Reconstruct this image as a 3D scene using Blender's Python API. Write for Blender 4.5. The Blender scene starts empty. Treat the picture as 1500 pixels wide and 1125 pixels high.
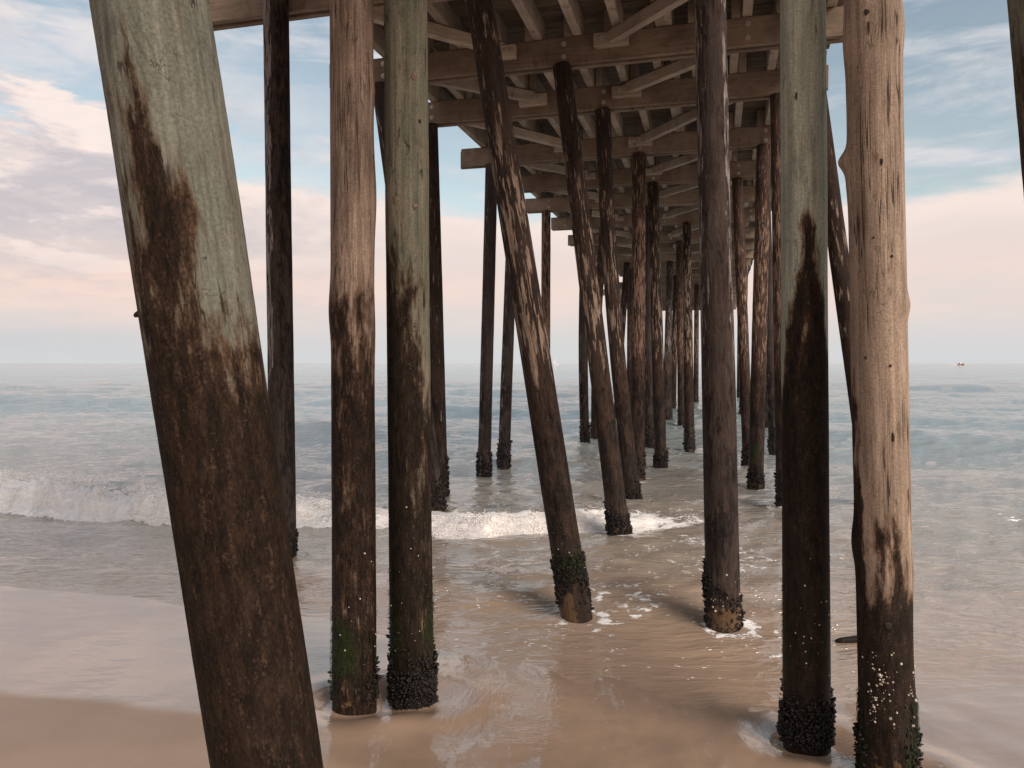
import bpy, math, random
import numpy as np

C = bpy.context.scene.collection
SC = bpy.context.scene
PI = math.pi

# ------------------------------------------------------------------ node helper
class S:
    """a node socket with arithmetic"""
    def __init__(s, nt, sock): s.nt, s.k = nt, sock
    def _m(s, op, *a):
        n = s.nt.nodes.new('ShaderNodeMath'); n.operation = op
        for i, v in enumerate((s,) + a):
            if isinstance(v, S): s.nt.links.new(v.k, n.inputs[i])
            else: n.inputs[i].default_value = v
        return S(s.nt, n.outputs[0])
    def __add__(s, o): return s._m('ADD', o)
    __radd__ = __add__
    def __sub__(s, o): return s._m('SUBTRACT', o)
    def __rsub__(s, o): return (s * -1.0) + o
    def __mul__(s, o): return s._m('MULTIPLY', o)
    __rmul__ = __mul__
    def __truediv__(s, o): return s._m('DIVIDE', o)
    def abs(s): return s._m('ABSOLUTE')
    def max(s, o): return s._m('MAXIMUM', o)
    def min(s, o): return s._m('MINIMUM', o)
    def pow(s, o): return s._m('POWER', o)
    def sin(s): return s._m('SINE')
    def atan2(s, o): return s._m('ARCTAN2', o)
    def step(s, a, b, smooth=True):
        n = s.nt.nodes.new('ShaderNodeMapRange')
        n.interpolation_type = 'SMOOTHSTEP' if smooth else 'LINEAR'
        s.nt.links.new(s.k, n.inputs[0])
        for i, v in ((1, a), (2, b)):
            if isinstance(v, S): s.nt.links.new(v.k, n.inputs[i])
            else: n.inputs[i].default_value = v
        n.inputs[3].default_value = 0; n.inputs[4].default_value = 1
        return S(s.nt, n.outputs[0])

class NT:
    def __init__(s, nt): s.nt = nt
    def new(s, t, **kw):
        n = s.nt.nodes.new(t)
        for k, v in kw.items(): setattr(n, k, v)
        return n
    def link(s, a, b): s.nt.links.new(a.k if isinstance(a, S) else a, b)
    def sock(s, o): return S(s.nt, o)
    def attr(s, name): return S(s.nt, s.new('ShaderNodeAttribute', attribute_name=name).outputs['Fac'])
    def coord(s, which='Object'): return s.new('ShaderNodeTexCoord').outputs[which]
    def vmul(s, v, t):
        n = s.new('ShaderNodeVectorMath', operation='MULTIPLY'); s.link(v, n.inputs[0]); n.inputs[1].default_value = t
        return n.outputs[0]
    def vadd(s, v, w):
        n = s.new('ShaderNodeVectorMath', operation='ADD'); s.link(v, n.inputs[0])
        if isinstance(w, (tuple, list)): n.inputs[1].default_value = w
        else: s.link(w, n.inputs[1])
        return n.outputs[0]
    def comb(s, x, y, z):
        n = s.new('ShaderNodeCombineXYZ')
        for i, v in enumerate((x, y, z)):
            if isinstance(v, S): s.link(v, n.inputs[i])
            else: n.inputs[i].default_value = v
        return n.outputs[0]
    def noise(s, vec, scale, detail=4, rough=.55, dist=0, col=False):
        n = s.new('ShaderNodeTexNoise'); s.link(vec, n.inputs['Vector'])
        n.inputs['Scale'].default_value = scale; n.inputs['Detail'].default_value = detail
        n.inputs['Roughness'].default_value = rough; n.inputs['Distortion'].default_value = dist
        return n.outputs['Color'] if col else S(s.nt, n.outputs['Fac'])
    def voro(s, vec, scale, feature='F1'):
        n = s.new('ShaderNodeTexVoronoi', feature=feature); s.link(vec, n.inputs['Vector']); n.inputs['Scale'].default_value = scale
        return S(s.nt, n.outputs['Distance'])
    def mix(s, f, a, b, mode='MIX'):
        n = s.new('ShaderNodeMix', data_type='RGBA', blend_type=mode)
        if isinstance(f, S): s.link(f, n.inputs[0])
        else: n.inputs[0].default_value = f
        for i, v in ((6, a), (7, b)):
            if isinstance(v, tuple): n.inputs[i].default_value = v + (1,) if len(v) == 3 else v
            else: s.link(v, n.inputs[i])
        return n.outputs[2]
    def scale(s, col, f):
        n = s.new('ShaderNodeVectorMath', operation='SCALE'); s.link(col, n.inputs[0])
        if isinstance(f, S): s.link(f, n.inputs['Scale'])
        else: n.inputs['Scale'].default_value = f
        return n.outputs[0]
    def bump(s, h, strength=.5, dist=.01, normal=None):
        n = s.new('ShaderNodeBump'); s.link(h, n.inputs['Height'])
        if isinstance(strength, S): s.link(strength, n.inputs['Strength'])
        else: n.inputs['Strength'].default_value = strength
        n.inputs['Distance'].default_value = dist
        if normal is not None: s.link(normal, n.inputs['Normal'])
        return n.outputs[0]

def new_mat(name):
    m = bpy.data.materials.new(name); m.use_nodes = True
    t = NT(m.node_tree); b = m.node_tree.nodes['Principled BSDF']
    return m, t, b

# ------------------------------------------------------------------ camera
K = .268                                            # the pier runs to the right of straight ahead
KN = math.sqrt(1 + K * K)
cam = bpy.data.cameras.new('camera'); cam.sensor_width = 36; cam.lens = 36 * 1120 / 1500
cam.clip_start = .05; cam.clip_end = 60000
co = bpy.data.objects.new('camera', cam); C.objects.link(co)
co.location = (0, 0, 2.0); co.rotation_euler = (PI / 2 - math.atan(30.5 / 1120), 0, 0)
SC.camera = co

# ------------------------------------------------------------------ world and sun
SUN_EL, SUN_AZ = math.radians(33), math.radians(142)   # low, behind the camera to its right
w = bpy.data.worlds.new('World'); SC.world = w; w.use_nodes = True
t = NT(w.node_tree); w.node_tree.nodes.clear()
sky = t.new('ShaderNodeTexSky', sky_type='NISHITA'); sky.sun_disc = False
sky.sun_elevation = SUN_EL; sky.sun_rotation = SUN_AZ
sky.air_density = 1.0; sky.dust_density = 1.0; sky.ozone_density = 1.2
d = t.coord('Generated')
sp = t.new('ShaderNodeSeparateXYZ'); t.link(d, sp.inputs[0])
dx, dy, dz = (t.sock(o) for o in sp.outputs)
e = dz / (dx * dx + dy * dy).pow(.5).max(.02)          # tangent of the elevation
nb = t.noise(t.vmul(d, (3.2, 3.2, 13)), 1.0, 5, .55)
nb2 = t.noise(t.vadd(t.vmul(d, (5.5, 5.5, 22)), (4.2, 1.3, 7.7)), 1.0, 6, .6, .4)
ns = t.noise(t.vadd(t.vmul(d, (2.2, 2.2, 15)), (9.1, 3.3, 2.2)), 1.0, 7, .6, .6)
puff = t.noise(t.vadd(t.vmul(d, (10, 10, 30)), (1.1, 6.3, 0.4)), 1.0, 6, .62, .3)
left = (dx * -1.0).step(.12, .50)                      # cumulus stand on the left, the smooth bank on the right
bank_top = .195 + .075 * left + .02 * dx.abs() + (nb - .5) * .13 + (puff - .5) * (.02 + .13 * left)
depth = bank_top - e
fine = t.noise(t.vadd(t.vmul(d, (26, 26, 70)), (3.1, 0.3, 5.4)), 1.0, 6, .62, .3)
bank = (depth + (fine - .5) * .035 * left).step(-.008, .020)
streak = (ns + (nb2 - .5) * .55 + (puff - .5) * .25).step(.41, .68) * .85
high = e.step(.9, 2.0)  # unseen overhead cloud, made fuller to grey the sea's reflections
wisp = e.step(.27, .36) * e.step(.47, .38) * (puff * .5 + nb2 * .5 + fine * .12).step(.42, .62) * left
cov = bank.max(streak).max(wisp * .9).max(high * .80)
cov = cov.max((e * -1.0).step(-.05, .0))
def dens(v):
    return t.noise(t.vadd(t.vmul(v, (6.5, 6.5, 21)), (7.3, 2.9, 4.6)), 1.0, 7, .58, .25)
d0 = dens(d); d1 = dens(t.vadd(d, (0, 0, .016)))
d2 = dens(t.vadd(d, (0, 0, .045)))
lit = (d0 - d1 * .5 - d2 * .5)
lw = left * .85 + .15
band = e.step(.07, .16) * e.step(.46, .30)
cum = ((d0 + band * .10 - .06).step(.47, .56)) * band * (left * .9 + .1)
cov = cov.max(cum)
# cloud colours
c_top, c_mid, c_hor = (.90, .76, .70), (.76, .665, .63), (.61, .635, .65)
c_under, c_pink = (.57, .53, .555), (.92, .70, .61)
under = (depth.step(.03, .10) * (puff * .6 + nb2 * .6).step(.42, .68)) * left
colb = t.mix(depth.step(.0, .10), c_top, c_mid)
colb = t.mix(under * .9, colb, c_under)
colb = t.mix((fine * .5 + puff * .6).step(.56, .72) * left * depth.step(.25, .05) * .6, colb, (.93, .79, .74))
pinkband = e.step(.16, .09) * e.step(.015, .06)
colb = t.mix(pinkband * (.55 + .45 * left) * (nb2.step(.3, .6)), colb, c_pink)
colb = t.mix(e.step(.10, .0) * .85, colb, c_hor)
cols = t.mix(nb2.step(.35, .65), (.55, .60, .68), (.77, .735, .74))
colc = t.mix(bank, cols, colb)
ccum = t.mix(lit.step(-.10, .11), (.53, .505, .55), (.97, .82, .75))
colc = t.mix(cum * .85, colc, ccum)
shade_in = (lit.step(-.02, -.12)) * bank * left * e.step(.05, .12)
colc = t.mix(shade_in * .55, colc, (.57, .53, .555))
bg1 = t.new('ShaderNodeBackground'); bg2 = t.new('ShaderNodeBackground')
tint = t.mix(1.0, sky.outputs[0], (1.38, 1.14, .86), 'MULTIPLY')
t.link(tint, bg1.inputs[0]); bg1.inputs[1].default_value = .112
t.link(colc, bg2.inputs[0]); bg2.inputs[1].default_value = .755
mx = t.new('ShaderNodeMixShader'); t.link(cov, mx.inputs[0]); t.link(bg1.outputs[0], mx.inputs[1]); t.link(bg2.outputs[0], mx.inputs[2])
out = t.new('ShaderNodeOutputWorld'); t.link(mx.outputs[0], out.inputs[0])

sl = bpy.data.lights.new('sun', 'SUN'); sl.energy = 2.3; sl.angle = math.radians(30); sl.color = (1, .90, .80)
so = bpy.data.objects.new('sun', sl); C.objects.link(so)
# the sun stands at azimuth SUN_AZ clockwise from straight ahead
from mathutils import Vector, Matrix
sv = Vector((math.sin(SUN_AZ) * math.cos(SUN_EL), math.cos(SUN_AZ) * math.cos(SUN_EL), math.sin(SUN_EL)))
so.rotation_euler = sv.to_track_quat('Z', 'Y').to_euler()
vs = SC.view_settings; vs.view_transform = 'Standard'; vs.look = 'None'; vs.gamma = 1; vs.exposure = 0.48; vs.use_curve_mapping = False
SC.cycles.max_bounces = 8; SC.cycles.diffuse_bounces = 4

# ------------------------------------------------------------------ mesh helpers
rng = np.random.default_rng(7); random.seed(7)

def mesh_np(name, V, F, attrs=None, smooth=True):
    """V (n,3); F (m,k) one polygon size, or a list of such arrays"""
    me = bpy.data.meshes.new(name)
    Fs = F if isinstance(F, list) else [F]
    me.vertices.add(len(V)); me.vertices.foreach_set('co', np.ascontiguousarray(V, dtype=np.float32).ravel())
    nl = sum(f.size for f in Fs); npoly = sum(len(f) for f in Fs)
    me.loops.add(nl); me.loops.foreach_set('vertex_index', np.concatenate([f.ravel() for f in Fs]).astype(np.int32))
    tot = np.concatenate([np.full(len(f), f.shape[1]) for f in Fs]); st = np.concatenate([[0], np.cumsum(tot)[:-1]])
    me.polygons.add(npoly); me.polygons.foreach_set('loop_start', st.astype(np.int32)); me.polygons.foreach_set('loop_total', tot.astype(np.int32))
    me.polygons.foreach_set('use_smooth', np.full(npoly, smooth, dtype=bool))
    for k, v in (attrs or {}).items():
        a = me.attributes.new(k, 'FLOAT', 'POINT'); a.data.foreach_set('value', np.ascontiguousarray(v, dtype=np.float32).ravel())
    me.update(calc_edges=True); me.validate()
    return me

def obj(name, me, mat=None, parent=None, loc=(0, 0, 0), rot=None, kind=None, group=None, label=None, cat=None):
    o = bpy.data.objects.new(name, me); C.objects.link(o); o.location = loc
    if rot is not None: o.rotation_euler = rot
    if mat is not None and me is not None and len(me.materials) == 0: me.materials.append(mat)
    if parent is not None: o.parent = parent
    if kind: o['kind'] = kind
    if group: o['group'] = group
    if label: o['label'] = label
    if cat: o['category'] = cat
    return o

def grid_faces(nr, nc, wrap=False):
    r = np.arange(nr - 1)[:, None]; c = np.arange(nc if wrap else nc - 1)[None, :]
    c2 = (c + 1) % nc if wrap else c + 1
    a = r * nc + c; b = r * nc + c2; d_ = (r + 1) * nc + c2; e_ = (r + 1) * nc + c
    return np.stack([a, b, d_, e_], -1).reshape(-1, 4)

_T = rng.random((256, 256))
def vnoise(x, y):
    xi = np.floor(x).astype(int); yi = np.floor(y).astype(int); fx = x - xi; fy = y - yi
    fx = fx * fx * (3 - 2 * fx); fy = fy * fy * (3 - 2 * fy)
    g = lambda i, j: _T[i & 255, j & 255]
    return (g(xi, yi) * (1 - fx) + g(xi + 1, yi) * fx) * (1 - fy) + (g(xi, yi + 1) * (1 - fx) + g(xi + 1, yi + 1) * fx) * fy
def fbm(x, y, o=4, r=.5):
    s, a, n = 0, 1, 0
    for i in range(o):
        s = s + a * vnoise(x * 2 ** i + 17.3 * i, y * 2 ** i + 5.1 * i); n += a; a *= r
    return s / n
def sst(a, b, x):
    v = np.clip((x - a) / (b - a), 0, 1); return v * v * (3 - 2 * v)
def S_of(x, y): return (x * K + y) / KN              # distance along the pier
def T_of(x, y): return (x - K * y) / KN              # distance across it

def box_arrays(sx, sy, sz, bev=.006):
    """a box centred on the origin with chamfered edges, quads and tris"""
    hx, hy, hz = sx / 2, sy / 2, sz / 2; b = min(bev, hx * .4, hy * .4, hz * .4)
    V = []; idx = {}
    for i, X in enumerate((-1, 1)):
        for j, Y in enumerate((-1, 1)):
            for k, Z in enumerate((-1, 1)):
                for a in range(3):
                    p = [X * (hx - b), Y * (hy - b), Z * (hz - b)]
                    p[a] = (X * hx, Y * hy, Z * hz)[a]
                    idx[(i, j, k, a)] = len(V); V.append(p)
    V = np.array(V); Q = []; Tn = []
    def q(l):
        l = list(l); p = V[l]; n = np.cross(p[1] - p[0], p[2] - p[0])
        if np.dot(n, p.mean(0)) < 0: l = l[::-1]
        (Q if len(l) == 4 else Tn).append(l)
    for a in range(3):
        o1, o2 = [m for m in range(3) if m != a]
        for v in (0, 1):
            c = []
            for (u, w_) in ((0, 0), (1, 0), (1, 1), (0, 1)):
                t_ = [0, 0, 0]; t_[a] = v; t_[o1] = u; t_[o2] = w_; c.append(idx[(*t_, a)])
            q(c)
    for a in range(3):                               # edges run along a
        o1, o2 = [m for m in range(3) if m != a]
        for u in (0, 1):
            for w_ in (0, 1):
                p0 = [0, 0, 0]; p1 = [0, 0, 0]; p0[o1] = p1[o1] = u; p0[o2] = p1[o2] = w_; p1[a] = 1
                q([idx[(*p0, o1)], idx[(*p1, o1)], idx[(*p1, o2)], idx[(*p0, o2)]])
    for i in (0, 1):
        for j in (0, 1):
            for k in (0, 1): q([idx[(i, j, k, a)] for a in range(3)])
    return V, np.array(Q), np.array(Tn)
def box_mesh(name, sx, sy, sz, bev=.006):
    V, Q, T3 = box_arrays(sx, sy, sz, bev); return mesh_np(name, V, [Q, T3], smooth=False)

# ------------------------------------------------------------------ materials
def pile_mat(name, fa, fb, sa, sb, peel_sidelight, grain=.5, crack=.6, rings=0.0, rust=(.10, .045, .018), flake=22, bump=.6, longc=0, rustw=.15):
    m, t, b = new_mat(name)
    ri = t.new('ShaderNodeObjectInfo').outputs['Random']
    off = t.scale(t.comb(31.0, 17.0, 23.0), t.sock(ri))
    P = t.vadd(t.coord(), off)
    nbig = t.noise(t.vmul(P, (1, 1, .3)), 7, 5, .6)
    ngr = t.noise(t.vmul(P, (1, 1, .05)), 75, 5, .65)
    nst = t.noise(t.vmul(P, (1, 1, .14)), 20, 5, .6)
    nst2 = t.noise(t.vmul(P, (1, 1, .2)), 48, 5, .65)
    nfi = t.noise(P, 110, 4, .65)
    col = t.mix(nbig.step(.35, .65), fa, fb)
    sb_col = t.mix(0.5, sa, sb)
    col = t.scale(col, (1.0 - grain * .6) + grain * 1.2 * ngr.step(.22, .78))
    col = t.scale(col, .80 + .40 * nfi.step(.34, .68))
    vst = t.noise(t.vmul(P, (1, 1, .03)), 34, 5, .7)
    col = t.scale(col, .74 + .52 * vst.step(.3, .7))
    dirt = t.noise(t.vmul(P, (1, 1, .16)), 11, 6, .68, .2).step(.52, .70) * .42
    col = t.mix(dirt, col, t.scale(sb_col, 1.5))
    h = ngr * (.5 * grain) + nfi * .15
    if rings:
        rg = (t.noise(t.vmul(P, (1, 1, .22)), 5, 2, .4) * 130.0).sin()
        fade = t.noise(P, 2.3, 3).step(.46, .62)
        col = t.scale(col, 1.0 - rings * (rg.step(.2, .95) * fade)); h = h - rg.step(.2, .95) * fade * (rings * .4)
    # peeled bark, and the pale side light painted onto some piles
    pa = t.attr('peel_sidelight')
    pn = t.noise(t.vmul(P, (1, 1, .11)), flake * 1.3, 6, .66, .3)
    pn = pn * .8 + .2 * t.noise(t.vmul(P, (1, 1, .4)), 6, 3)
    pm = ((pn - .5) * 1.5 + .5 + (pa - .5) * .62).step(.50, .55)
    pc = t.mix(nst2.step(.3, .7), peel_sidelight, tuple(c * .55 for c in peel_sidelight))
    pc = t.scale(pc, .70 + .75 * ngr.step(.25, .75))
    # stain: a thin brown wash with a dark core, both ragged along the grain
    nbl = t.noise(t.vmul(P, (1, 1, .45)), 8, 5, .62, .3)
    nmo = t.noise(t.vmul(P, (1, 1, .30)), 34, 6, .7)
    st_ = t.attr('stain')  # also carries shade painted on the sides of a few piles
    edge = (nst - .5) * 1.35 + (nbl - .5) * 1.35 + (nst2 - .5) * 1.1 + (nfi - .5) * .5
    sm = (st_ + edge * 1.12).step(.28, .70)
    core = (st_ * .85 + edge * .95 - .14).step(.28, .62)
    ps = pm * pa.step(.02, .1)
    sc_ = t.mix(core, sb, sa)
    nsp = t.noise(t.vmul(P, (1, 1, .4)), 170, 3, .7)
    sc_ = t.scale(sc_, .35 + 1.25 * nmo.step(.32, .70))
    sc_ = t.scale(sc_, .55 + .95 * nsp.step(.3, .72))
    sc_ = t.mix((nst2 * .6 + nfi * .5).step(.58, .72) * .34, sc_, tuple(min(1, c * 2.2 + .012) for c in sb))
    mid = (sm * (1.0 - sm) * 4.0) * rustw
    col = t.mix(sm * .99, col, sc_)
    col = t.mix(mid, col, rust)
    col = t.mix(ps, col, pc)
    h = h + ps * .55 + nmo * .5 * sm
    # cracks
    cn = t.noise(t.vmul(P, (1, 1, .11)), 13, 4, .55, .1)
    cm = (1.0 - (cn - .5).abs().step(.003, .014)) * t.noise(t.vmul(P, (1, 1, .5)), 4.5, 3).step(.50, .60) * crack
    cx = t.noise(P, 6.0, 4, .6, .5)
    cm2 = (1.0 - (cx - .5).abs().step(.001, .006)) * t.noise(P, 9, 3).step(.57, .64) * (crack * .8)
    if longc:
        lc = t.noise(t.vmul(P, (1, 1, .022)), 17, 3, .55, .05)
        lm = (1.0 - (lc - .5).abs().step(.002, .010)) * t.noise(t.vmul(P, (1, 1, .3)), 3.5, 3).step(.44, .56) * longc
        cm2 = cm2.max(lm)
    cm = cm.max(cm2)
    col = t.mix(cm * .85, col, (.02, .014, .011))
    h = h - cm * .9
    # pale flecks of salt and old barnacle scars
    fl = (t.voro(t.vmul(P, (1, 1, .55)), 95) * -1.0 + 1.0).step(.86, .93) * t.noise(P, 14, 3).step(.54, .66) * sm
    col = t.mix((fl * nbl.step(.42, .62)) * .16, col, (.40, .34, .28))
    # green algae, wet foot
    al = (t.attr('algae') + (nst - .5) * .6 + (nfi - .5) * .7).step(.45, .7)
    col = t.mix(al * .8, col, t.mix(nfi.step(.35, .65), (.008, .013, .004), (.026, .038, .010)))
    wo = (t.attr('worn') + (t.noise(P, 24, 4, .6) - .5) * 1.3).step(.5, .6)
    col = t.mix(wo, col, t.mix(nfi.step(.3, .7), (.15, .088, .047), (.065, .039, .024)))
    t.link(col, b.inputs['Base Color'])
    wet = t.attr('wet')
    t.link(.86 - .42 * wet, b.inputs['Roughness'])
    b.inputs['Specular IOR Level'].default_value = .12
    h = h + al * .3 * nfi
    t.link(t.bump(h, bump, .012), b.inputs['Normal'])
    return m

M_green = pile_mat('green_treated_wood', (.175, .164, .132), (.123, .122, .098), (.017, .0092, .0055), (.056, .031, .018), (.27, .26, .2), grain=.22, crack=1.0, rings=.22, bump=.45)
M_olive = pile_mat('olive_treated_wood', (.175, .152, .112), (.105, .106, .078), (.014, .0085, .0055), (.042, .026, .017), (.27, .26, .2), grain=.3, crack=1.0, rings=.35, bump=.5)
M_sage = pile_mat('pale_sage_wood', (.30, .295, .235), (.235, .25, .20), (.013, .0075, .005), (.050, .025, .012), (.27, .26, .2), grain=.14, crack=.7, rust=(.13, .055, .018), bump=.35, rustw=.4)
M_tan = pile_mat('tan_bare_wood', (.25, .178, .138), (.17, .12, .093), (.016, .0095, .0065), (.060, .034, .022), (.36, .25, .18), grain=.75, crack=.7, flake=30, bump=.8, longc=1.0)
M_pale = pile_mat('pale_bleached_wood', (.31, .228, .174), (.24, .175, .132), (.018, .011, .008), (.062, .037, .025), (.5, .37, .28), grain=.32, crack=.5, rust=(.22, .11, .05), bump=.5, longc=1.0)
M_flaky = pile_mat('dark_flaking_bark', (.040, .026, .021), (.020, .013, .011), (.016, .0105, .0085), (.044, .028, .022), (.25, .178, .135), grain=.5, crack=.5, bump=1.0)
M_rust = pile_mat('red_brown_bark', (.060, .036, .028), (.030, .019, .015), (.018, .011, .009), (.050, .030, .023), (.24, .152, .112), grain=.5, crack=.5, flake=34, bump=.9)
M_dark = pile_mat('dark_grey_brown_wood', (.062, .047, .042), (.034, .026, .024), (.016, .011, .010), (.042, .031, .028), (.26, .22, .205), grain=.55, crack=.4, flake=30, bump=.9)  # its pale grey serves flaking bark and side light painted on flanks

def timber_mat(name, a, b_, axis=0):
    m, t, b = new_mat(name)
    ri = t.new('ShaderNodeObjectInfo').outputs['Random']
    P = t.vadd(t.coord(), t.scale(t.comb(31.0, 17.0, 23.0), t.sock(ri)))
    st = [1, 1, 1]; st[axis] = .05
    g = t.noise(t.vmul(P, tuple(st)), 40, 5, .6, .3)
    rg = (t.noise(t.vmul(P, tuple(v if v == 1 else .12 for v in st)), 6, 2, .4) * 70.0).sin()
    bg = t.noise(P, 2.2, 4, .6)
    col = t.mix(bg.step(.3, .7), a, b_)
    col = t.scale(col, .70 + .6 * g)
    col = t.scale(col, 1.0 - .14 * rg.step(.3, .95))
    col = t.scale(col, .82 + .36 * t.sock(t.new('ShaderNodeObjectInfo').outputs['Random']))
    drip = t.noise(t.vmul(P, (3, 3, .6)), 2.5, 4, .6).step(.58, .74)
    col = t.mix(drip * .55, col, (.045, .032, .025))
    t.link(col, b.inputs['Base Color']); b.inputs['Roughness'].default_value = .85; b.inputs['Specular IOR Level'].default_value = .25
    t.link(t.bump(g * .5 + rg * -.06, .5, .006), b.inputs['Normal'])
    return m
M_cap = timber_mat('weathered_cap_timber', (.245, .178, .130), (.15, .108, .079), 0)
M_str = timber_mat('weathered_stringer_timber', (.37, .295, .235), (.25, .198, .156), 1)
M_str_x = timber_mat('weathered_brace_timber', (.40, .32, .255), (.28, .222, .176), 0)
M_plank = timber_mat('deck_plank_timber', (.17, .122, .092), (.10, .07, .054), 0)

m, t, b = new_mat('galvanised_steel'); b.inputs['Base Color'].default_value = (.42, .40, .37, 1); b.inputs['Metallic'].default_value = .7
t.link(.45 + .3 * t.noise(t.coord(), 60), b.inputs['Roughness']); M_bolt = m

m, t, b = new_mat('mussel_shell')
n_ = t.noise(t.coord(), 38, 4)
t.link(t.mix(n_.step(.35, .7), (.004, .0035, .004), (.022, .015, .012)), b.inputs['Base Color']); b.inputs['Roughness'].default_value = .5
b.inputs['Specular IOR Level'].default_value = .3; M_mussel = m
m, t, b = new_mat('barnacle_shell')
t.link(t.mix(t.noise(t.coord(), 60, 3).step(.35, .65), (.58, .52, .44), (.34, .27, .20)), b.inputs['Base Color']); b.inputs['Roughness'].default_value = .8; M_barn = m
m, t, b = new_mat('green_seaweed')
t.link(t.mix(t.noise(t.coord(), 26, 3).step(.35, .65), (.006, .009, .003), (.015, .023, .007)), b.inputs['Base Color']); b.inputs['Roughness'].default_value = .45; b.inputs['Specular IOR Level'].default_value = .15; M_weed = m
m, t, b = new_mat('knot_wood')
t.link(t.mix(t.noise(t.coord(), 130, 4).step(.4, .62), (.20, .135, .09), (.07, .042, .028)), b.inputs['Base Color']); b.inputs['Roughness'].default_value = .8
t.link(t.bump(t.noise(t.coord(), 160, 4), .6, .004), b.inputs['Normal']); M_knot = m
m, t, b = new_mat('dark_hole'); t.link(t.mix(t.noise(t.coord(), 90), (.012, .008, .006), (.035, .022, .015)), b.inputs['Base Color']); b.inputs['Roughness'].default_value = .9; M_hole = m

# sand
m, t, b = new_mat('beach_sand')
P = t.coord()
wet = t.attr('wet')
nf = t.noise(P, 420, 3, .7); nm = t.noise(t.vmul(P, (1, 1.6, 1)), 1.6, 4, .55); ng = t.noise(P, 130, 3)
dry = t.mix(nm.step(.3, .7), (.45, .315, .235), (.40, .28, .205))
wetc = t.mix(nm.step(.3, .7), (.41, .275, .192), (.35, .235, .162))
ww = (wet + (nm - .5) * .35).step(.2, .75)
col = t.mix(ww, dry, wetc)
col = t.scale(col, .86 + .28 * nf)
speck = t.voro(P, 26).step(.05, .02) * t.noise(P, 3.3).step(.5, .62)
col = t.mix(speck * .6, col, (.10, .07, .055))
t.link(col, b.inputs['Base Color'])
sheen = t.attr('sheen')
t.link(.70 - .20 * ww, b.inputs['Roughness'])
film = (sheen + (t.noise(P, 1.1, 3) - .5) * .25).step(.30, .80)
t.link(film, b.inputs['Coat Weight']); b.inputs['Coat IOR'].default_value = 1.85; b.inputs['Coat Roughness'].default_value = .045
pat = t.attr('ripple')
wv = t.vadd(P, t.scale(t.noise(P, 1.7, 2, col=True), .22))
c1 = t.noise(t.vmul(wv, (15, 50, 1)), 1.0, 3, .5, .6)
c1b = t.noise(t.vmul(wv, (46, 13, 1)), 1.0, 3, .5, .6)
c2 = t.noise(t.vmul(wv, (5.5, .8, 1)), 1.6, 3, .5, .6)
sel = t.noise(P, 1.9, 2).step(.42, .58)
hr = (c1 * sel + c1b * (1.0 - sel)) * .11 + c2 * .17
nfilm = t.bump(hr * pat + t.noise(t.vmul(P, (1, 2, 1)), 2.2, 3) * .12, 1.0, .05)
t.link(nfilm, b.inputs['Coat Normal'])
b.inputs['IOR'].default_value = 1.6
rip = t.noise(t.vmul(P, (9, 3, 9)), 3.2, 3, .5, .6)
t.link(t.bump(nf * .10 + ng * .12 + rip * .2 * sheen, .35, .012), b.inputs['Normal'])
M_sand = m

# sea
m, t, b = new_mat('sea_water')
P = t.coord()
deep, foam, calm = t.attr('deep'), t.attr('foam'), t.attr('calm')
nm = t.noise(t.vmul(P, (.5, 1, 1)), .35, 4)
dd = deep + (nm - .5) * .18
sandy, murk, far = (.41, .285, .20), (.30, .26, .22), (.215, .265, .275)
col = t.mix(dd.step(.0, .42), sandy, murk); col = t.mix(dd.step(.30, .95), col, far)
# foam lace
cell = t.voro(t.vadd(t.vmul(P, (1, 1.35, 1)), t.scale(t.noise(P, 2.4, 3, col=True), .5)), 4.2, 'DISTANCE_TO_EDGE')
fn = t.noise(t.vmul(P, (1, 1.6, 1)), 9, 6, .68)
fbig = t.noise(t.vmul(P, (.8, 1.4, 1)), 3.2, 5, .6)
flk = t.voro(t.vadd(t.vmul(P, (.55, 1.3, 1)), t.scale(t.noise(P, 6, 2, col=True), .10)), 17)
flm = (.20 - flk).step(.0, .10) * (t.noise(P, 1.7, 4, .65) + t.attr('fleck') * .30 - .30).step(.42, .56) * t.attr('fleck').step(.0, .2)  # white flecks: foam, with sky glints painted in among them
lace = (foam * 1.15 + (fn - .5) * 1.5 + (fbig - .5) * .5 - cell * .9).step(.42, .60)
lace = lace.max(flm * .85)
col = t.mix(lace, col, t.mix(fn.step(.35, .65), (.78, .715, .68), (.97, .93, .90)))
t.link(col, b.inputs['Base Color'])
t.link(lace.max(0) * .6 + .03, b.inputs['Roughness'])
b.inputs['IOR'].default_value = 2.6
# ripples, finer near the shore, fading on the glassy wash
def crest(v):                                          # rounded troughs and sharp crests
    return 1.0 - (v * 2.0 - 1.0).abs().pow(.8)
wp = t.vadd(P, t.scale(t.noise(P, 1.1, 3, col=True), .30))
r1 = crest(t.noise(t.vmul(wp, (.28, 1.25, 1)), 2.6, 3, .5, .15))
r2 = crest(t.noise(t.vmul(wp, (.32, 1.35, 1)), 8.0, 3, .5, .15))
r5 = t.noise(t.vmul(wp, (.45, 1.5, 1)), 26, 3, .55, .15)
r3 = crest(t.noise(t.vmul(wp, (.3, 1.3, 1)), .85, 4, .5, .2))
r4 = t.noise(t.vmul(P, (.7, 2.6, 1)), .22, 5, .65, .3)
hb = r1 * .40 + r2 * .19 + r5 * .05 + r3 * .50 * deep.step(.12, .5) + r4 * 2.0 * deep.step(.5, .9) + lace * (fn * .5 + fbig * .6)
pat = t.attr('ripple')
c1 = t.noise(t.vmul(t.vadd(P, t.scale(t.noise(P, 2.1, 2, col=True), .35)), (16, 44, 1)), 1.0, 3, .5, .8)
c2 = t.noise(t.vmul(P, (2.2, 1.3, 1)), 1.7, 3, .5, .8)
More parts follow.
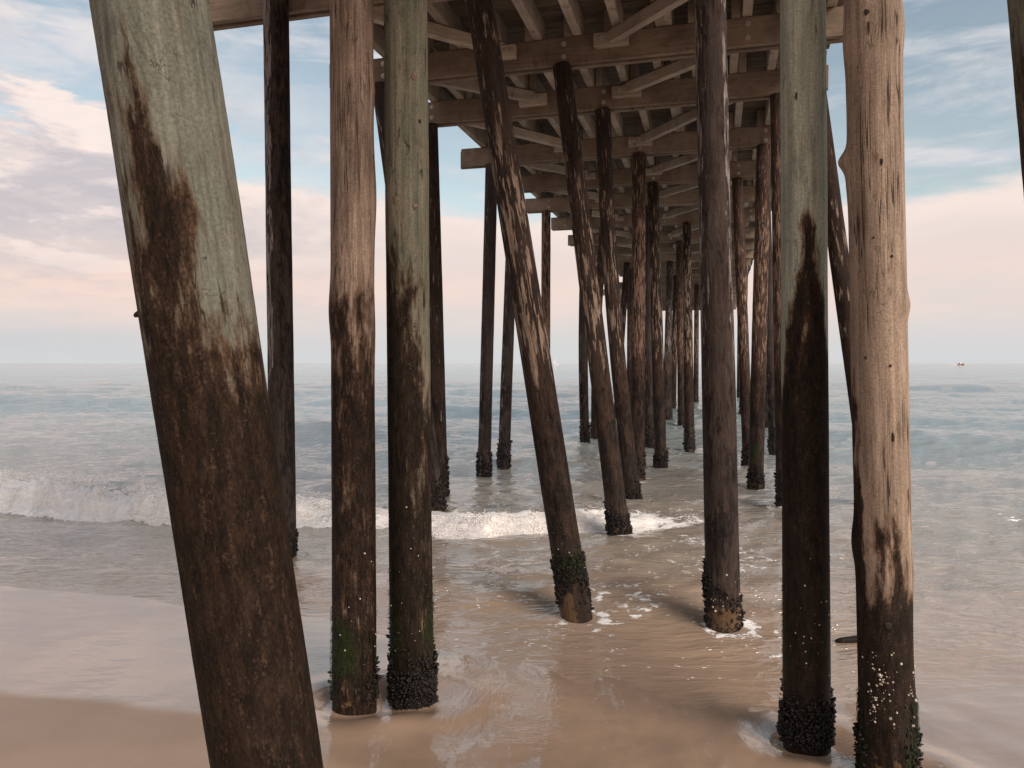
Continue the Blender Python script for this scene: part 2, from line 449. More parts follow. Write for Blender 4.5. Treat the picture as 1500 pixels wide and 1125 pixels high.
n0 = t.bump(c1 * pat * .12 + c2 * pat * .35, 1.0, .05)
t.link(t.bump(hb, ((1.0 - calm) * .95 + .015) * (1.0 - .45 * t.attr('fleck')), .10, n0), b.inputs['Normal'])
M_sea = m
m, t, b = new_mat('sea_foam')
t.link(t.mix(t.noise(t.coord(), 7, 4).step(.3, .7), (.94, .89, .86), (.82, .75, .72)), b.inputs['Base Color']); b.inputs['Roughness'].default_value = .6
b.inputs['Subsurface Weight'].default_value = .0
M_foam = m

# ------------------------------------------------------------------ beach
def sand_z(x, y):
    s = S_of(x, y)
    z = .062 * (4.45 - s) + .03 * sst(1.2, 2.6, np.abs(T_of(x, y) + .3))
    z = np.where(z > .9, .9 + (z - .9) * .15, z)
    return z
SCOUR = [(-.91, 4.36, .13), (-.59, 4.49, .14), (1.57, 4.02, .13), (1.82, 3.66, .13), (.51, 5.955, .13), (1.607, 5.753, .13), (-.30, 1.9, .14), (1.2, 1.55, .15)]
def sand_detail(x, y):
    s = S_of(x, y); z = sand_z(x, y)
    z = z + (fbm(x * .7 + 40, y * .9 + 9, 3) - .5) * .035
    near = sst(.0, 1.0, 1 - np.abs(T_of(x, y) + .35) / 2.6) * sst(2.9, 3.6, s) * (1 - sst(4.9, 5.6, s))
    # small ridges left by the draining wash under the pier
    u = x + .35 * y + .35 * fbm(x * 2 + 3, y * 1.2, 2)
    z = z + near * (np.sin(u * 13) * .5 + .5) * .012 * sst(.35, .65, fbm(x * 1.1 + 70, y * .5, 3))
    z = z + near * (fbm(x * 4 + 11, y * 2.2 + 50, 4) - .5) * .030
    z = z - .034 * np.exp(-((T_of(x, y) + .25) / 1.5) ** 2) * sst(2.6, 3.4, s)
    for (px, py, r) in SCOUR:
        q = np.hypot(x - px, (y - py) / 1.0)
        z = z - .035 * np.exp(-((q - r) / .10) ** 2) * (q > r * .6)
        z = z + .014 * np.exp(-((q - r - .24) / .10) ** 2)
    return z
xs = np.unique(np.concatenate([np.linspace(-400, -14, 24), np.linspace(-14, -4.5, 96), np.linspace(-4.5, 4.5, 560), np.linspace(4.5, 14, 96), np.linspace(14, 400, 24)]))
ys = np.unique(np.concatenate([np.linspace(-400, -4, 24), np.linspace(-4, 2.2, 50), np.linspace(2.2, 6.4, 300), np.linspace(6.4, 30, 40)]))
X, Y = np.meshgrid(xs, ys)
Zs = sand_detail(X, Y); s_ = S_of(X, Y)
wetv = sst(2.75, 3.55, s_ + (fbm(X * .8 + 5, Y * .8, 3) - .5) * .8 + .35 * np.exp(-((T_of(X, Y) + .3) / 1.3) ** 2) + .5 * sst(.5, 2.5, T_of(X, Y)))
def rip_at(x, y):
    tt, s1 = T_of(x, y), S_of(x, y)
    return np.clip(.9 * np.exp(-((x - .05) / .62) ** 2 - ((y - 4.35) / .55) ** 2) + .6 * np.exp(-((x + .35) / .3) ** 2 - ((y - 4.35) / .4) ** 2) + .8 * np.exp(-((x - 1.18) / .22) ** 2 - ((y - 4.0) / .28) ** 2)
        + .8 * np.exp(-((x - 1.75) / .25) ** 2 - ((y - 3.9) / .3) ** 2) + .25 * np.exp(-((tt + .6) / 1.8) ** 2) * sst(3.6, 4.4, s1) + .05, 0, 1)
shv = sst(3.25, 3.75, s_ + (fbm(X * 1.3 + 5, Y * 1.1, 3) - .5) * .35 + .35 * np.exp(-((T_of(X, Y) + .3) / 1.3) ** 2))
beach = mesh_np('beach', np.stack([X, Y, Zs], -1).reshape(-1, 3), grid_faces(len(ys), len(xs)), {'wet': wetv, 'sheen': shv, 'ripple': rip_at(X, Y)})
obj('beach', beach, M_sand, kind='structure')

# ------------------------------------------------------------------ sea
rows = [2.6]
while rows[-1] < 75: rows.append(rows[-1] * 1.0075)
while rows[-1] < 40000: rows.append(rows[-1] * 1.035)
rows = np.array(rows); NCOL = 1000
u = np.linspace(-1, 1, NCOL)
Yr = rows[:, None] * np.ones(NCOL)[None]; Xr = u[None] * (8 + 1.3 * rows[:, None])
sp_x = 2 * (8 + 1.3 * Yr) / NCOL; sp_y = np.maximum(np.gradient(rows)[:, None] * np.ones(NCOL)[None], .01)
Sr, Tr = S_of(Xr, Yr), T_of(Xr, Yr)
z = np.zeros_like(Yr)
wob = (fbm(Xr * .5 + 3, Yr * .3, 3) - .5)
ampn = sst(4.9, 7.5, Sr + wob * 1.2)
under = np.exp(-((Tr + 1.4) / 3.2) ** 4)
for i in range(64):
    lam = .16 * (1.078 ** i) * (1 + .1 * rng.random())
    th = rng.normal(0, .38); amp = .0064 * lam ** .95 * (1 if lam < 1.3 else .5)
    kx, ky = 2 * PI / lam * math.sin(th), 2 * PI / lam * math.cos(th)
    res = np.clip((lam / (2.6 * np.maximum(sp_x * abs(math.sin(th)), sp_y * abs(math.cos(th)) * 1.0)) - 1) * 1.0, 0, 1)
    ph = kx * Xr + ky * Yr + rng.random() * 6.28 + 1.2 * wob
    c = np.sin(ph)
    z += amp * res * (c + .35 * np.cos(2 * ph)) * (ampn if lam > .3 else np.clip(ampn * 1.15, 0, 1))
# a low swell lifting offshore
for (s0, hh, wd, ph) in ((31, .30, 1.9, 0.), (21, .13, 1.3, 4.), (46, .22, 2.8, 9.), (68, .18, 3.8, 2.)):
    dev = Sr - s0 - (fbm(Tr * .10 + ph, Tr * 0 + ph, 2) - .5) * 5
    z += hh * np.exp(-(dev / wd) ** 2) * (.35 + .9 * vnoise(Tr * .12 + ph * 3, Tr * 0 + 2))
# the breaking wave
bx = np.array([-40, -15, -7.1, -4.2, -2.3, -.4, 1.0, 2.3, 4, 40.]); by = np.array([17, 13.2, 11.1, 9.55, 9.45, 9.0, 9.25, 9.45, 9.8, 12])
hx = np.array([-40, -15, -7, -4.4, -3, -1.6, -.3, .8, 1.8, 2.6, 3.4, 40]); hy = np.array([.3, .38, .38, .35, .25, .15, .15, .11, .06, .03, 0, 0])
front = np.interp(Xr, bx, by) + (fbm(Xr * 2.2 + 9, Xr * 0 + 1, 4) - .5) * .55
Hh = np.interp(Xr, hx, hy)
dv = Yr - front
bore = sst(-.05, .42, dv) * np.where(dv > .42, np.exp(-((dv - .42) / 1.15)), 1)
lump = (fbm(Xr * 3.2, Yr * 3.2, 4, .6) - .5)
z += Hh * bore * (1 + 1.5 * lump) + (fbm(Xr * 7 + 3, Yr * 7, 4, .7) - .5) * .24 * sst(-.02, .12, dv) * (1 - sst(.5, 1.1, dv)) * np.clip(Hh / .2, 0, 1)
foam = 1.25 * np.clip(Hh / .10, 0, 1) * sst(-.10, .06, dv) * (1 - sst(.30 + .25 * np.clip(Hh / .3, 0, 1), 1.0 + .55 * np.clip(Hh / .3, 0, 1), dv + (lump) * .9)) * 1.0
# foam trailing behind on the left, flecks of foam and painted glints in the wash
foam = np.maximum(foam, .50 * np.clip(Hh / .3, 0, 1) * sst(.2, .6, dv) * (1 - sst(1.2, 3.2, dv)))
fl = sst(.50, .70, fbm(Xr * .9 + 8, Yr * 1.1 + 3, 4)) * sst(5.2, 6.2, Sr) * (1 - sst(10, 13, Sr)) * np.exp(-((Tr + 1.2) / 3.3) ** 4)
foam = np.maximum(foam, .42 * fl)
edge = np.exp(-((Sr - 5.35 - wob * 1.5) / .5) ** 2) * .30 * np.exp(-((Tr) / 2.6) ** 4)
foam = np.maximum(foam, edge * sst(.4, .6, fbm(Xr * 1.5, Yr * 2 + 30, 3)))
# small shore break ledge at the edge of the wash
led = Sr - 5.95 - wob * 1.3 - .12 * np.sin(Tr * 1.1)
ledw = sst(1.6, 3.0, np.abs(Tr + .2))
z += .045 * ledw * np.exp(-(led / .22) ** 2)
for (px, py) in [(.51, 5.955), (1.607, 5.753), (1.277, 9.058), (1.754, 10.99), (2.128, 12.9), (3.95, 12.33), (3.81, 10.62), (-.52, 14.13), (-1.117, 11.87), (-1.0, 10.37), (-2.394, 7.95)]:
    q = np.hypot(Xr - px - .05, (Yr - py + .05))
    foam = np.maximum(foam, .62 * np.exp(-((q - .17) / .09) ** 2) * sst(.3, .62, fbm(Xr * 5 + px, Yr * 5, 3)))
    q2 = np.exp(-((Xr - px - .35) / .3) ** 2 - ((Yr - py + .12) / .16) ** 2)
    foam = np.maximum(foam, .48 * q2 * sst(.4, .65, fbm(Xr * 4 + px * 3, Yr * 6, 3)))
deepv = np.clip((Sr - 4.6) / 26, 0, 1) ** .62
calmv = 1 - sst(4.9, 6.3, Sr + wob * 1.3 + .9 * np.exp(-((Tr + .3) / 1.6) ** 2))
flev = np.exp(-((Tr + .9) / 2.6) ** 4) * sst(4.5, 5.2, Sr) * (1 - sst(9.5, 13, Sr))
ripv = rip_at(Xr, Yr) * (1 - sst(5.3, 6.3, Sr))
sea = mesh_np('sea', np.stack([Xr, Yr, z - .05], -1).reshape(-1, 3), grid_faces(len(rows), NCOL), {'deep': deepv, 'foam': foam, 'calm': calmv, 'ripple': ripv, 'fleck': flev})
obj('sea', sea, M_sea, kind='structure')

def ico():
    p = (1 + 5 ** .5) / 2
    V = np.array([(-1, p, 0), (1, p, 0), (-1, -p, 0), (1, -p, 0), (0, -1, p), (0, 1, p), (0, -1, -p), (0, 1, -p), (p, 0, -1), (p, 0, 1), (-p, 0, -1), (-p, 0, 1)]) / math.sqrt(1 + p * p)
    F = np.array([(0, 11, 5), (0, 5, 1), (0, 1, 7), (0, 7, 10), (0, 10, 11), (1, 5, 9), (5, 11, 4), (11, 10, 2), (10, 7, 6), (7, 1, 8), (3, 9, 4), (3, 4, 2), (3, 2, 6), (3, 6, 8), (3, 8, 9), (4, 9, 5), (2, 4, 11), (6, 2, 10), (8, 6, 7), (9, 8, 1)])
    return V, F
ICO_V, ICO_F = ico()
def scatter(name, pos, frames, base=(ICO_V, ICO_F), smooth=True):
    """copies of a little shape joined: pos (n,3), frames (n,3,3) columns = scaled axes"""
    V = np.einsum('nij,vj->nvi', frames, base[0]) + pos[:, None]
    n, k = len(pos), len(base[0])
    F = (base[1][None] + (np.arange(n) * k)[:, None, None]).reshape(-1, base[1].shape[1])
    return mesh_np(name, V.reshape(-1, 3), F, smooth=smooth)
def rand_rot(n):
    q = rng.normal(size=(n, 4)); q /= np.linalg.norm(q, axis=1)[:, None]; w_, x, y, z_ = q.T
    return np.stack([np.stack([1 - 2 * (y * y + z_ * z_), 2 * (x * y - z_ * w_), 2 * (x * z_ + y * w_)], -1), np.stack([2 * (x * y + z_ * w_), 1 - 2 * (x * x + z_ * z_), 2 * (y * z_ - x * w_)], -1), np.stack([2 * (x * z_ - y * w_), 2 * (y * z_ + x * w_), 1 - 2 * (x * x + y * y)], -1)], 1)

# spray and lumps of foam along the crest
n = 46000
fx = rng.uniform(-13, 2.4, n); H0 = np.interp(fx, hx, hy); keep = rng.random(n) < (.25 + H0 / .5); fx = fx[keep]; H0 = H0[keep]; n = len(fx)
fd = np.abs(rng.normal(.22, .24, n)) - .02
fy = np.interp(fx, bx, by) + (fbm(fx * 2.2 + 9, fx * 0 + 1, 4) - .5) * .55 + fd
lm = fbm(fx * 3.2, fy * 3.2, 4, .6) - .5
fz = H0 * sst(-.05, .42, fd) * (1 + 1.5 * lm) * np.where(fd > .42, np.exp(-((fd - .42) / 1.15)), 1) + .01
clump = sst(.35, .75, fbm(fx * 4 + 50, fy * 2, 3))
jump = (rng.random(n) ** 6) * .13 * clump * np.clip(H0 / .25, .2, 1)
sz = rng.uniform(.002, .0065, n) * np.where(jump > .04, .6, 1) * (.5 + clump)
fr = rand_rot(n) * (sz[:, None] * rng.uniform(.6, 1.5, (n, 3)))[:, None, :]
obj('surf_foam', scatter('surf_foam', np.stack([fx, fy, fz + jump - .05], -1), fr), M_foam, kind='stuff', label='white foam tumbling along the crest of the breaking wave', cat='foam')

# ------------------------------------------------------------------ piles
MUSSEL = (ICO_V * np.array([1.0, .42, .55]), ICO_F)
def cone6():
    V = [(math.cos(a), math.sin(a), 0) for a in np.arange(6) * PI / 3] + [(.45 * math.cos(a), .45 * math.sin(a), .8) for a in np.arange(6) * PI / 3] + [(0, 0, .55)]
    F = []
    for i in range(6):
        j = (i + 1) % 6; F += [(i, j, 6 + j), (i, 6 + j, 6 + i), (6 + i, 6 + j, 12)]
    return np.array(V), np.array(F)
BARN = cone6()

CAP_Z = 5.70
PILE_GROUP = 'timber piles holding up the pier'
def make_pile(label, Bp, Tp, rb, rt, mat, seg=48, step=.03, ztop=CAP_Z, zbot=-.9, stain=None, peel_sidelight=None, algae=None, worn=None,
              bumps=(), rough=1.0, bow=0.0, mussels=None, barn=None, weed=None, knots=(), stub=None, seed=0):
    B, T = Vector(Bp), Vector(Tp); ax = (T - B).normalized()
    lo = B + ax * ((zbot - B.z) / ax.z); hi = B + ax * ((ztop - B.z) / ax.z); L = (hi - lo).length
    L0 = (B - lo).length; Lt = (T - lo).length
    yax = Vector((B.x, B.y, 0)).normalized(); xax = yax.cross(ax).normalized(); yax = ax.cross(xax)
    R = Matrix((xax, yax, ax)).transposed()
    R3 = np.array(R)
    nr = max(8, int(L / step)); l = np.linspace(0, L, nr)[:, None]; a = np.linspace(0, 2 * PI, seg, endpoint=False)[None]
    z_ = lo.z + l * ax.z + 0 * a                                    # height above the water
    dirx, diry = np.sin(a), -np.cos(a)                              # a = 0 faces the camera, + to the right
    o = seed * 13.7 + rb * 991 % 50
    r = rb + (rt - rb) * np.clip((l - L0) / (Lt - L0), -.3, 1.6)
    def pn(f, h, oc):
        return fbm(dirx * f + 20 + o, l * h + diry * f + 30 + o, oc) - .5
    rr = r * (1 + rough * (.055 * pn(.9, .7, 2) + .035 * pn(2.5, 2.4, 3) + .018 * pn(9, 3.5, 3) + (.014 * pn(26, 14, 3) if seg > 60 else 0)))
    for (h, th, amp, sh, sth) in bumps:
        da = (a - math.radians(th) + PI) % (2 * PI) - PI
        rr = rr + amp * np.exp(-((z_ - h) / sh) ** 2 - (da / math.radians(sth)) ** 2)
    low = np.exp(-np.clip(z_, 0, 9) / .35)
    rr = rr + .006 * low * rough * pn(6, 12, 3)
    xo = (bow * np.sin(PI * np.clip((l - L0) / (Lt - L0), 0, 1)))
    V = np.stack([rr * dirx + xo, rr * diry, l + 0 * a], -1)
    off = dirx + 0 * l
    z0 = np.zeros_like(z_)
    ev = lambda f, dflt: np.clip(f(z_, off, a + 0 * l), -1, 2) if f else z0 + dflt
    At = {'stain': ev(stain, 0), 'peel_sidelight': ev(peel_sidelight, -1), 'algae': ev(algae, 0), 'worn': ev(worn, 0), 'wet': np.clip(1 - (z_ - .2) / 1.3, 0, 1)}
    F = grid_faces(nr, seg, True)
    Vv = V.reshape(-1, 3); cap_t = np.array([[Vv[-seg:, 0].mean(), Vv[-seg:, 1].mean(), L]])
    k = np.arange(seg); tri = np.stack([(nr - 1) * seg + k, (nr - 1) * seg + (k + 1) % seg, np.full(seg, nr * seg)], -1)
    At = {q: np.concatenate([v.ravel(), [v.ravel()[-1]]]) for q, v in At.items()}
    me = mesh_np('pile', np.concatenate([Vv, cap_t]), [F, tri], At)
    p = obj('pier_pile', me, mat, loc=lo, rot=R.to_euler(), group=PILE_GROUP, label=label, cat='pile')
    def surf(z, th):                                                # a point and frame on the skin, in the pile's own axes
        li = (z - lo.z) / ax.z; fi = np.clip(li / L * (nr - 1), 0, nr - 2); i0 = fi.astype(int)
        ai = ((th / (2 * PI)) * seg).astype(int) % seg
        rq = rr[i0, ai]
        cx = xo[i0, 0] if bow else 0
        nrm = np.stack([np.sin(th), -np.cos(th), 0 * th], -1)
        pos = np.stack([rq * np.sin(th) + cx, -rq * np.cos(th), li], -1)
        return pos, nrm
    def frames(nrm):
        zz = np.zeros_like(nrm); zz[:, 2] = 1
        tan = np.cross(zz, nrm)
        return np.stack([tan, zz, nrm], -1)                         # columns: around, up, out
    if mussels:
        for (zl, zh, cnt, sz, fn) in mussels:
            z = rng.uniform(zl, zh, cnt * 2); th = rng.uniform(-PI, PI, cnt * 2)
            w_ = fn(z, np.sin(th), th) if fn else np.clip(sst(1.0, .35, (z - zl) / (zh - zl) + 1.1 * (fbm(th * 1.6 + o, z * 5 + 3, 3) - .5)), 0, 1)
            kp = rng.random(cnt * 2) < w_; z, th = z[kp][:cnt], th[kp][:cnt]; n = len(z)
            if n == 0: continue
            pos, nrm = surf(z, th); fr = frames(nrm)
            Rr = rand_rot(n); sc_ = (sz * rng.choice([.4, .55, .75, 1.05], n) * rng.uniform(.8, 1.2, n))
            pos = pos + nrm * (sc_ * rng.uniform(.0, .55, n) + .012 * sst(.45, .8, fbm(th * 2.2 + o, z * 9 + o, 3)))[:, None]
            # mostly standing out from the pile, tip up
            basis = fr @ (Rr * .55 + np.array([[0, 1, 0], [.5, 0, .8], [.8, 0, -.5]])[None])
            basis /= np.linalg.norm(basis, axis=1, keepdims=True)
            obj('mussel_cluster', scatter('mussel_cluster', pos, basis * sc_[:, None, None], MUSSEL), M_mussel, p, kind='stuff')
    if barn:
        for (zl, zh, cnt, sz, fn) in barn:
            z = rng.uniform(zl, zh, cnt * 3); th = rng.uniform(-PI / 1.6, PI / 1.6, cnt * 3)
            cl = .12 + 1.6 * sst(.46, .72, fbm(th * 2.6 + o, z * 11 + o, 3))
            kp = rng.random(cnt * 3) < fn(z, np.sin(th), th) * cl; z, th = z[kp][:cnt], th[kp][:cnt]; n = len(z)
            pos, nrm = surf(z, th); fr = frames(nrm); sc_ = sz * rng.choice([.4, .6, .9, 1.3], n) * rng.uniform(.8, 1.2, n)
            obj('barnacle_cluster', scatter('barnacle_cluster', pos - nrm * .001, fr * sc_[:, None, None], BARN, smooth=False), M_barn, p, kind='stuff')
    if weed:
        for (zl, zh, cnt, ln, fn) in weed:
            z = rng.uniform(zl, zh, cnt * 2); th = rng.uniform(-PI, PI, cnt * 2)
            kp = rng.random(cnt * 2) < fn(z, np.sin(th), th); z, th = z[kp][:cnt], th[kp][:cnt]; n = len(z)
            pos, nrm = surf(z, th); fr = frames(nrm)
            le = ln * rng.uniform(.4, 1.3, n); wd = rng.uniform(.0015, .004, n)
            tn = fr[:, :, 0]; up = fr[:, :, 1]; sw = rng.normal(0, .25, n)[:, None]
            a0 = pos - tn * wd[:, None]; a1 = pos + tn * wd[:, None]
            mp = pos + nrm * (le * .28)[:, None] - up * (le * .45)[:, None] + tn * sw * (le * .4)[:, None]
            e0 = mp - tn * wd[:, None]; e1 = mp + tn * wd[:, None]
            tp = pos + nrm * (le * .22)[:, None] - up * le[:, None] + tn * sw * le[:, None]
            Vw = np.stack([a0, a1, e0, e1, tp], 1).reshape(-1, 3); bI = (np.arange(n) * 5)[:, None]
            Fq = bI + np.array([[0, 1, 3, 2]]); Ft = bI + np.array([[2, 3, 4]])
            obj('seaweed_fringe', mesh_np('seaweed_fringe', Vw, [Fq, Ft]), M_weed, p, kind='stuff')
    for (h, offs, rx, rz, mk, nm) in knots:
        th = np.array([math.asin(offs)]); pos, nrm = surf(np.array([h]), th); fr = frames(nrm)[0]
        kn = 16; q = np.arange(kn) * 2 * PI / kn
        rings = [(1.0, -.003), (.92, .004), (.55, .0065), (0.12, .0055)]
        vv = []
        for f_, o_ in rings:
            jit = 1 + .12 * np.sin(q * 3 + h * 9) + .08 * np.sin(q * 5 + h)
            vv.append(pos[0] + (f_ * rx * np.cos(q) * jit)[:, None] * fr[:, 0] + (f_ * rz * np.sin(q) * jit)[:, None] * fr[:, 1] + (o_ - .35 * (f_ * rx * np.cos(q)) ** 2 / .12)[:, None] * fr[:, 2])
        obj(nm, mesh_np(nm, np.concatenate(vv), [grid_faces(4, kn, True), np.arange(48, 64)[None]]), mk, p)
    if stub:
        h, thd, ln, rd = stub
        pos, nrm = surf(np.array([h]), np.array([math.radians(thd)])); fr = frames(nrm)[0]; q = np.arange(10) * 2 * PI / 10
        vv = [pos[0] + (rd * f_ * np.cos(q) * (1 + .15 * np.sin(q * 2)))[:, None] * fr[:, 0] + (rd * f_ * np.sin(q))[:, None] * fr[:, 1] + o_ * fr[:, 2] - .3 * o_ * fr[:, 1] for f_, o_ in ((1.3, -.008), (1.0, ln * .4), (.75, ln * .8), (.35, ln))]
        obj('branch_stub', mesh_np('branch_stub', np.concatenate(vv), [grid_faces(4, 10, True), np.arange(30, 40)[None]]), M_hole, p)
    return p

g = lambda z, zc, w_: np.exp(-((z - zc) / w_) ** 2)
NEAR = dict(seg=128, step=.011)
MID = dict(seg=64, step=.022)
FAR = dict(seg=28, step=.08)

# --- the five big ones in front
def st1(z, o, a):
    s = .30 * sst(3.0, 2.2, z) + .34 * sst(2.40, 1.85, z) + .55 * sst(1.95, 1.35, z)
    s = s + .46 * np.exp(-((z - 2.36) / .16) ** 2 - ((o + .18) / .50) ** 2) + .34 * np.exp(-((z - 2.05) / .32) ** 2 - ((o + .55) / .5) ** 2)
    s = s + .32 * np.exp(-((o + .35) / .30) ** 2) * sst(3.05, 2.55, z) * sst(2.0, 2.3, z)
    s = s + .34 * np.exp(-((z - 2.80) / .05) ** 2 - ((o + .15) / .45) ** 2) + .15 * g(z, 2.0, .02) + .14 * g(z, 1.86, .025)
    return s + .30 * sst(2.12, 1.85, z) - .24 * np.exp(-((o - .42) / .38) ** 2) * sst(1.8, 2.15, z)
make_pile('broad grey-green pile leaning left, nearest the camera', (-.641, 1.984, .935), (-.965, 2.070, 2.970), .137, .148, M_green, **NEAR, zbot=-.3, ztop=CAP_Z,
          stain=st1, stub=(2.15, -93, .014, .008), seed=1)
def stA(z, o, a): return sst(2.85, 1.45, z) * .95 + .28 * g(z, 2.3, .25) * np.exp(-((o + .5) / .5) ** 2)
make_pile('reddish tan pile of bare cracked wood, third big pile from left', (-.910, 4.358, 0), (-.908, 4.384, 4.055), .126, .120, M_tan, **NEAR, zbot=-.5,
          stain=stA, algae=lambda z, o, a: .55 * g(z, .42, .22) * sst(.6, -.9, o) + .42 * g(z, .34, .28), worn=lambda z, o, a: .45 * g(z, .08, .07),
          bumps=((2.95, 80, .013, .22, 45), (2.30, -82, .012, .14, 45), (3.55, 84, .008, .1, 40), (2.2, 84, .005, .15, 40)), rough=1.0,
          mussels=((.06, .30, 420, .017, lambda z, o, a: sst(-.1, .8, o) * sst(.32, .15, z) + .06),),
          barn=((.3, 1.0, 26, .005, lambda z, o, a: .5 + 0 * z),), weed=((.12, .62, 620, .04, lambda z, o, a: sst(-.35, -1.0, o) + .10),), seed=2)
def stB(z, o, a): return sst(3.0, 1.55, z) * .85 + .5 * sst(.25, -.7, o) * sst(3.0, 2.5, z) - .30 * sst(.3, .8, o) * sst(1.3, 1.8, z) + .22 * g(z, 2.88, .1)
make_pile('green-grey pile with three tan knots and a mussel-covered foot', (-.593, 4.493, 0), (-.606, 4.407, 4.065), .128, .121, M_olive, **NEAR, zbot=-.5,
          stain=stB, algae=lambda z, o, a: .75 * g(z, .45, .28) * (.45 + .5 * np.abs(o)), worn=lambda z, o, a: .3 * g(z, .02, .06),
          mussels=((.0, .36, 2600, .018, None), (.3, .5, 90, .016, lambda z, o, a: sst(.2, -.9, o))), barn=((.4, 1.3, 34, .0045, lambda z, o, a: .5 + 0 * z),),
          weed=((.25, .8, 420, .035, lambda z, o, a: np.abs(o) ** 3),),
          knots=((3.60, .33, .017, .020, M_knot, 'knot'), (2.92, -.52, .017, .021, M_knot, 'knot'), (2.885, .36, .020, .019, M_knot, 'knot'), (3.36, .6, .009, .012, M_hole, 'knot_hole'), (2.36, .72, .009, .05, M_hole, 'knot_hole')), seed=3)
def st_rimG(z, o, a):
    wd = np.clip((2.76 - z) / .72, 0, 1.6) ** .9
    s = sst(.42, -.42, np.abs(o - .18) - wd * 1.02) * sst(3.0, 2.5, z) + .35 * sst(1.9, 1.4, z) - .30 * sst(.80, .97, np.abs(o)) * sst(1.5, 2.1, z)  # thinner stain along both edges paints in their bright rim
    return s + .38 * g(z, 2.70, .10) * np.exp(-((o - .1) / .3) ** 2)
make_pile('pale sage pile with flame-shaped brown stain rising from the foot', (1.571, 4.021, 0), (1.465, 3.904, 3.829), .120, .109, M_sage, **NEAR, zbot=-.5,
          stain=st_rimG, algae=lambda z, o, a: .55 * g(z, .55, .35) * sst(.5, -.9, o), worn=lambda z, o, a: .35 * g(z, .05, .05),
          mussels=((.0, .30, 2300, .018, None),), barn=((.28, 1.1, 120, .0042, lambda z, o, a: g(z, .62, .3) * sst(-.7, .4, o)),),
          weed=((.3, .9, 300, .03, lambda z, o, a: sst(-.3, -1, o)),), rough=.55, knots=((3.33, -.28, .005, .02, M_hole, 'knot_hole'),), seed=4)
def st_shadeL(z, o, a):
    s = sst(1.02, .72, z) * 1.0 + .75 * sst(-.50, -.85, o) * sst(2.3, 1.5, z) + .70 * np.exp(-((z - 1.10) / .22) ** 2 - ((o + .02) / .26) ** 2)  # dark left edge mixes painted shade with brown stain
    s = s + .5 * np.exp(-((o - .55) / .16) ** 2) * sst(1.6, 1.0, z) + .22 * sst(1.7, 1.1, z)
    return s - .25 * np.exp(-((o - .2) / .2) ** 2) * g(z, .75, .3)
make_pile('pale bleached pile with a branch stump, rightmost whole pile', (1.822, 3.657, .02), (1.683, 3.618, 3.695), .124, .121, M_pale, **NEAR, zbot=-.5,
          stain=st_shadeL, algae=lambda z, o, a: .9 * g(z, .12, .22) * np.abs(o) ** 1.5, worn=lambda z, o, a: .5 * g(z, .08, .12) * (np.abs(o) < .5),
          bumps=((2.965, -84, .034, .045, 22), (2.90, -84, .010, .12, 40), (3.52, -86, .010, .12, 50), (3.55, 84, .010, .10, 50), (2.27, 86, .013, .05, 30), (1.14, -84, .016, .10, 35), (1.0, 80, .006, .1, 30), (.25, 80, .012, .2, 40), (.05, -80, .010, .2, 40)), rough=.8,
          barn=((.28, .68, 420, .0062, lambda z, o, a: np.exp(-((o + .30) / .38) ** 2 - ((z - .45) / .16) ** 2) + .16 * sst(.0, .8, o)),),
          mussels=((.0, .25, 330, .015, lambda z, o, a: sst(.55, .95, np.abs(o))),), weed=((.0, .42, 1000, .028, lambda z, o, a: sst(.5, 1, np.abs(o))),),
          knots=((3.60, -.18, .011, .014, M_hole, 'knot_hole'), (3.53, -.12, .004, .03, M_hole, 'knot_hole'), (2.92, .22, .006, .016, M_hole, 'knot_hole'), (2.58, -.10, .005, .006, M_hole, 'knot_hole'), (2.49, .50, .006, .008, M_hole, 'knot_hole'),
                 (1.66, .42, .006, .022, M_hole, 'knot_hole'), (1.99, .38, .005, .006, M_hole, 'knot_hole'), (2.03, -.45, .005, .009, M_hole, 'knot_hole'), (.78, .12, .016, .018, M_hole, 'knot_hole')), seed=5)
make_pile('dim brown pile cut off by the right edge of the picture', (1.178, 1.557, 2.205), (1.131, 1.569, 2.735), .104, .106, M_olive, **NEAR, zbot=-.3,
          stain=lambda z, o, a: .12 + .55 * sst(2.85, 2.35, z), seed=6)

# --- dark pile on the left, in front of the first beam
make_pile('dark straight pile passing in front of the first cap beam', (-2.394, 7.951, 0), (-2.458, 8.061, 5.777), .135, .128, M_dark, **MID, ztop=6.02,
          stain=lambda z, o, a: .45 + .3 * sst(-.3, .2, o), peel_sidelight=lambda z, o, a: .52 * sst(-.1, -.7, o) * sst(1.2, 2.2, z) + .12 * sst(-.2, -.8, o), mussels=((0, .35, 400, .02, None),),  # side light painted in: left half paler, right half darker
          knots=((4.62, -.35, .03, .045, M_hole, 'knot_hole'),), seed=7)

# --- the second row standing in the wash
def ms10(z, o, a): return ((z > .20 + .10 * np.sin(a * 2 + 1)) & (z < .42 + .12 * fbm(a * 2, a * 0 + 5, 3))).astype(float) + .25 * sst(.2, .9, o) * (z < .3)
make_pile('long dark pile with peeling bark leaning left across the middle', (.510, 5.955, 0), (-.263, 6.210, 4.910), .124, .108, M_flaky, seg=96, step=.014,
          stain=lambda z, o, a: .25 + .45 * sst(2.2, 1.4, z), peel_sidelight=lambda z, o, a: .36 * sst(1.35, 2.2, z) + .14 * sst(.9, 1.6, z) - .14 * sst(3.4, 4.3, z), algae=lambda z, o, a: .75 * g(z, .42, .16), worn=lambda z, o, a: .75 * sst(.30, .2, z) * sst(-.1, .05, z) * sst(.5, -.2, o),
          mussels=((.05, .52, 1000, .018, ms10),), barn=((.3, .75, 40, .006, lambda z, o, a: .5 + 0 * z),), weed=((.3, .6, 300, .03, lambda z, o, a: np.abs(o)),), seed=8)
